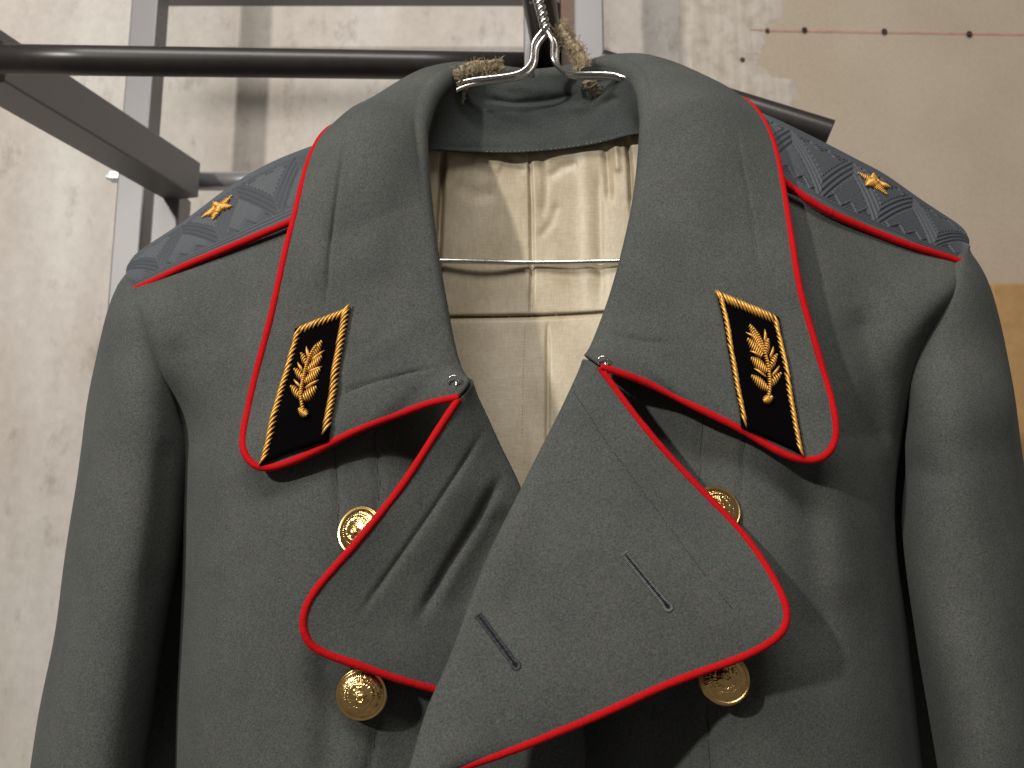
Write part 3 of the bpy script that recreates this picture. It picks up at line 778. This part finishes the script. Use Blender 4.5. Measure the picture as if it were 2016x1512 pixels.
# --- shoulder boards with woven relief
def relief(u, v, W):
    """u metres along, v 0..1 across: braid ribs, zigzag, small triangles"""
    x = u; y = v * W
    rib = lambda q, per: .5 + .5 * np.cos(2 * math.pi * q / per)
    per = .0033
    h = np.zeros_like(x)
    edge = (v < .13) | (v > .87)
    zz = np.abs(((x / .044) % 1.0) * 2 - 1)            # zigzag 0..1
    vc = .20 + .60 * zz
    dz = (v - vc) * W
    ang = math.atan2(.60 * W * 2, .044)
    dist = np.abs(dz) * math.cos(ang)
    band = dist < .0062
    along = rib(dist, .0036)
    field = rib(y, per * 1.25)
    # triangles in the field next to the edges
    tri = np.abs(((x / .0125) % 1.0) * 2 - 1)
    ty = np.minimum(v, 1 - v) * W
    intri = (ty > .0105) & (ty < .0105 + .0085 * tri)
    h = np.where(band, .10 + .80 * along, .05 + .90 * field)
    h = np.where(~band & intri, .15 + .55 * rib(x + y, .0026), h)
    outl = ~band & (np.abs(ty - .0105 - .0085 * tri) < .0010)
    h = np.where(outl, 1.0, h)
    h = np.where(edge, rib(y, .0030), h)
    return h
def board(front, back, flip, starpx, label_dummy=None):
    U, Vn = 440, 170
    f_, b_ = curve(front, U), curve(back, U)
    Pf, Pb = at(f_[:, 0], f_[:, 1], f_[:, 2]), at(b_[:, 0], b_[:, 1], b_[:, 2])
    W = float(np.linalg.norm(Pb - Pf, axis=1).mean())
    T = np.gradient(Pf + Pb, axis=0); T /= np.linalg.norm(T, axis=1)[:, None]
    D = Pb - Pf; Nn = np.cross(T, D); Nn /= np.linalg.norm(Nn, axis=1)[:, None]
    if Nn[:, 2].mean() < 0: Nn = -Nn
    v = np.linspace(0, 1, Vn)
    P = Pf[:, None] * (1 - v)[None, :, None] + Pb[:, None] * v[None, :, None] + Nn[:, None] * (.0032 * np.sin(math.pi * v) ** .8)[None, :, None]
    s = np.concatenate([[0], np.cumsum(np.linalg.norm(np.diff((Pf + Pb) / 2, axis=0), axis=1))])
    uu, vv = np.meshgrid(s, v, indexing='ij')
    h = relief(uu, vv, W) * .0014
    h = h + np.vectorize(lambda a, c: noise.noise(Vector((a * 60, c * 4, 3))))(uu[::4, ::4], vv[::4, ::4]).repeat(4, 0).repeat(4, 1)[:U, :Vn] * 0.0
    P = P + Nn[:, None] * h[..., None]
    b = MB(); b.grid(P, flip=flip)
    # turned rim
    ring = np.concatenate([P[:, 0], P[-1, 1:], P[::-1, -1][1:], P[0, ::-1][1:-1]])
    low = ring - np.concatenate([Nn, np.repeat(Nn[-1:], Vn - 1, 0), Nn[::-1][1:], np.repeat(Nn[:1], Vn - 2, 0)]) * .004
    k = len(ring); b.add(np.concatenate([ring, low]), [(i, (i + 1) % k, k + (i + 1) % k, k + i) for i in range(k)])
    o = b.build('shoulder_board', M_BOARD, coat)
    bb = BVHTree.FromPolygons([Vector(q) for q in P[::4, ::3].reshape(-1, 3)], [(i*57+j, i*57+j+1, (i+1)*57+j+1, (i+1)*57+j) for i in range(109) for j in range(56)])
    # red edge
    E = Pf - Nn * .0004 - (D / np.linalg.norm(D, axis=1)[:, None]) * .0022 - np.array([0, .0034, 0])
    piping(np.stack([np.interp(np.linspace(0, 1, 120), np.linspace(0, 1, U), E[:, i]) for i in range(3)], 1), .0023, 'piping', o)
    # star: 5 arms built of gold threads lying on the board
    ui, vi, R, rot = starpx
    c = P[ui, vi]; e1 = T[ui]; e2 = D[ui] / np.linalg.norm(D[ui]); nn = Nn[ui]
    g = MB(); rnd = random.Random(5)
    def loc(a, b2, lift):
        q = c + e1 * a + e2 * b2
        hit = bb.ray_cast(Vector(q + nn * .03), Vector(-nn))
        base = np.array(hit[0]) if hit[0] is not None else q - nn * .002
        return base + nn * lift
    for k in range(5):
        an = rot + k * 2 * math.pi / 5; ax = np.array([math.cos(an), math.sin(an)]); pn = np.array([-ax[1], ax[0]])
        for i in range(10):
            s_ = i / 9; rad = R * (.12 + .88 * s_); hw = R * .40 * (1 - s_) ** .9 + .0004
            if s_ < .25: hw = R * .34
            cc = ax * rad
            a, e = cc - pn * hw - ax * hw * .3, cc + pn * hw + ax * hw * .3
            g.strand(loc(*a, .0008), loc(*cc, .0054 * (1 - s_ * .55)), loc(*e, .0008), .00058, 6)
    g.build('gold_star', M_GOLD, o)
    return o
bl = board(BL_F, BL_B, False, (190, 108, .0128, math.radians(98)))
br = board(BR_F, BR_B, True, (186, 112, .0128, math.radians(82)))

# --- gold buttons
def button_mesh():
    nr, na = 60, 180
    r = np.linspace(0, 1, nr); th = np.linspace(0, 2 * math.pi, na, endpoint=False)
    rr, tt_ = np.meshgrid(r, th, indexing='ij')
    h = .0056 * (1 - rr ** 2 * .95)
    g = lambda c, w: np.exp(-((rr - c) / w) ** 2)
    h += .0006 * np.clip((rr - .90) / .05, 0, 1) * np.clip((1.0 - rr) / .03, 0, 1)
    h += -.0003 * g(.87, .02)
    h += .00034 * ((rr > .64) & (rr < .84)) * (.5 + .5 * np.cos(64 * tt_)) * np.sin(math.pi * np.clip((rr - .64) / .20, 0, 1))
    h += .00042 * g(.61, .022) * (.10 + .90 * (.5 + .5 * np.cos(44 * tt_)))
    wre = np.clip(1 - ((rr - .47) / .085) ** 2, 0, 1) * (np.cos(tt_ + math.pi / 2) ** 2 * .2 + .8)
    h += .00055 * wre * (.45 + .55 * (.5 + .5 * np.cos(26 * tt_ + 30 * rr)))
    x, y = rr * np.cos(tt_), rr * np.sin(tt_)
    gl = np.clip(1 - (x ** 2 + (y + .04) ** 2) / .26 ** 2, 0, 1)
    h += .00040 * np.sqrt(gl)
    # hammer-and-sickle like bars on the little globe, star above
    sick = np.exp(-((np.hypot(x - .01, y + .05) - .13) / .028) ** 2) * (np.arctan2(y + .05, x) < 1.9)
    ham = np.exp(-(((x + y + .04) * .707) / .026) ** 2) * (np.hypot(x, y + .04) < .19)
    h += .00060 * np.maximum(sick, ham)
    sa = np.arctan2(y - .33, x); sr_ = np.hypot(x, y - .33)
    h += .0007 * np.clip(1 - sr_ / (.085 * (1 + .45 * np.cos(5 * (sa - math.pi / 2)))), 0, 1) ** .6
    ray_ = np.exp(-((y + .30) / .10) ** 2) * np.exp(-(x / .2) ** 2); h += .0004 * ray_ * (.5 + .5 * np.cos(14 * np.arctan2(y + .5, x)))
    h += np.vectorize(lambda a, c: noise.noise(Vector((a * 9, c * 9, 1.7))))(x, y) * .00022 * (rr < .86)
    R = .0128
    P = np.stack([x * R, -h, y * R], -1)
    b = MB(); b.grid(P, closed=True)
    prof = [(1.0, 0.0003), (1.015, .0004), (1.02, .0010), (.98, .0016), (.6, .0020), (.18, .0022), (.18, .0055), (0.02, .0055)]
    Q = np.array([[(math.cos(a) * R * q, z, math.sin(a) * R * q) for a in th] for q, z in prof])
    Q[0] = P[-1]; b.grid(Q, closed=True)
    V = np.concatenate(b.v); me = bpy.data.meshes.new('button'); me.from_pydata(V.tolist(), [], b.f); me.update()
    me.polygons.foreach_set('use_smooth', [True] * len(me.polygons)); me.materials.append(M_BRASS); return me
BM = button_mesh()
def button(px, py, Y, nrm, spin=0, s=1.0):
    o = bpy.data.objects.new('button', BM); COL.objects.link(o); o.parent = coat
    q = Vector(nrm).normalized().to_track_quat('-Y', 'Z')
    o.rotation_mode = 'QUATERNION'; o.rotation_quaternion = q @ Vector((0, 1, 0)).rotation_difference(Vector((0, 1, 0)))
    o.rotation_quaternion = q @ Matrix.Rotation(spin, 3, 'Y').to_quaternion()
    o.location = Vector(at(px, py, Y)) - Vector(coat.location); o.scale = (s, s, s)
    return o
def body_y(bv, px, py): return float(on(bv, px, py)[1])
button(709, 1045, body_y(bv_fl, 709, 1045) - .007, (-.38, -1, .22), .2, 1.04)
button(712, 1366, body_y(bv_fl, 712, 1366) - .008, (.02, -1, -.08), -.1, 1.04)
button(1411, 1003, body_y(bv_fr, 1411, 1003) - .008, (.16, -1, .34), .1, 1.04)
button(1425, 1334, body_y(bv_fr, 1425, 1334) - .014, (.02, -1, .36), .0, 1.03)

# ------------------------------------------------------------------ hanger
hang = thing('wire_hanger', at(1075, 64, .545), 'twisted bright steel wire coat hanger inside the coat collar', 'hanger')
WR = .00168
def wire(name, pts, r=WR, n=60):
    Q = curve(pts, n); b = MB(); b.tube(at(Q[:, 0], Q[:, 1], Q[:, 2]), r, 12); return b.build(name, M_WIRE, hang)
def arm(dx, dy, dY):
    wire('shoulder_wire', [(x + dx, y + dy, Y + dY) for x, y, Y in [(1076,58,.545),(1064,72,.545),(1054,88,.545),(1051,108,.545),(1048,126,.545),(1032,143,.546),(1000,152,.548),(950,158,.550),(905,168,.549),(862,194,.545),(780,238,.536),(640,330,.53),(470,450,.528),(440,486,.53),(470,508,.54)]], n=130)
    wire('shoulder_wire', [(x + dx, y + dy, Y + dY) for x, y, Y in [(1074,58,.545),(1084,70,.545),(1092,86,.545),(1092,108,.545),(1096,126,.545),(1114,143,.546),(1150,148,.548),(1205,149,.549),(1235,157,.546),(1262,176,.540),(1340,228,.534),(1480,320,.53),(1650,440,.528),(1680,480,.53),(1650,508,.54)]], n=130)
arm(-4, -3, 0); arm(4, 5, .002)
wire('cross_wire', [(470,508,.54),(640,512,.543),(862,513,.548),(1045,517,.5590),(1222,514,.550),(1450,512,.543),(1650,508,.54)], WR * 1.05)
# twisted neck and hook
ax = curve([(1076,62,.545),(1070,40,.545),(1064,16,.545),(1057,-8,.545),(1052,-45,.545),(1052,-90,.545)], 150)
A = at(ax[:, 0], ax[:, 1], ax[:, 2]); b = MB()
for k in range(2):
    th = np.linspace(0, 2 * math.pi * 6.2, len(A)) + k * math.pi
    b.tube(A + np.stack([np.cos(th) * .0020, np.sin(th) * .0020, np.zeros_like(th)], 1), .0020, 12)
b.build('twisted_neck', M_WIRE, hang)
top_ = A[-1]; hk = [top_ + [0, 0, 0], top_ + [.001, .004, .012], top_ + [.0, .016, .032], top_ + [0, .036, .046], top_ + [0, .058, .044], top_ + [0, .072, .028], top_ + [0, .076, .012]]
Q = curve([tuple(q) for q in hk], 40); b = MB(); b.tube(Q, .0018, 12); b.build('hook', M_WIRE, hang)
# the arm that the hook sits on (rack part above the picture)
zc = top_[2] + .026
bar('rail', (top_[0], top_[1] + .043, zc), (top_[0] + .02, .735, zc), .0145, M_TUBE, 28)
bar('rail_riser', (top_[0] + .02, .732, ztop - .01), (top_[0] + .02, .732, zc + .014), .012, M_TUBE, 20)

# ------------------------------------------------------------------ torn hanging tapes of the coat
def tape(pts, halfw, seed, fib, flen, nm='hanging_tape', gap=None):
    C = curve(pts, 60); rnd = random.Random(seed); b = MB()
    Pc = at(C[:, 0], C[:, 1], C[:, 2])
    T = np.gradient(Pc, axis=0); T /= np.linalg.norm(T, axis=1)[:, None]
    vw = Pc - CAM; W = np.cross(T, vw); W /= np.linalg.norm(W, axis=1)[:, None]; Nn = np.cross(W, T)
    hw = np.array([halfw * (1 + .22 * noise.noise(Vector((i * .23, seed, 0)))) for i in range(60)])
    cols = np.linspace(-1, 1, 9)
    P = np.stack([Pc + W * (hw * c)[:, None] + Nn * (.0016 * math.cos(c * 1.5) + np.array([.0012 * noise.noise(Vector((i * .3, c * 2, seed))) for i in range(60)]))[:, None] * -1 for c in cols], 1)
    b.grid(P); o = b.build(nm, M_TAPE, coat, solid=.0009, offset=0)
    f = MB()
    for _ in range(fib):
        i = rnd.randrange(60); c = rnd.uniform(-1, 1)
        if rnd.random() < .3: c = rnd.choice((-1, 1)) * rnd.uniform(.8, 1.05)
        p0 = Pc[i] + W[i] * hw[i] * c - Nn[i] * .0012
        dr = W[i] * rnd.gauss(0, .9) + T[i] * rnd.gauss(0, .8) - Nn[i] * rnd.uniform(-.1, 1.0); dr /= np.linalg.norm(dr)
        L = flen * rnd.uniform(.35, 1.3); d2 = dr + np.array([rnd.gauss(0, .7) for _ in range(3)])
        pm = p0 + dr * L * .5; p1 = pm + d2 / np.linalg.norm(d2) * L * .5
        f.strand(p0, pm + dr * L * .15, p1, rnd.uniform(.00010, .00024), 4)
    q = f.build('frayed_fibres', M_TAPE2, o); q['kind'] = 'stuff'
    return o
tape([(898,152,.541),(915,140,.539),(935,133,.538),(960,132,.538),(990,129,.540)], .0042, 1, 420, .0040)
tape([(912,168,.556),(908,180,.556),(905,195,.557),(901,214,.560)], .0036, 2, 60, .003)
tape([(1102,54,.560),(1112,68,.558),(1122,84,.557),(1134,100,.556),(1144,116,.556),(1152,134,.556)], .0046, 3, 620, .0058)
tape([(1158,156,.558),(1166,172,.561),(1176,186,.566),(1190,206,.573)], .0046, 4, 60, .003)
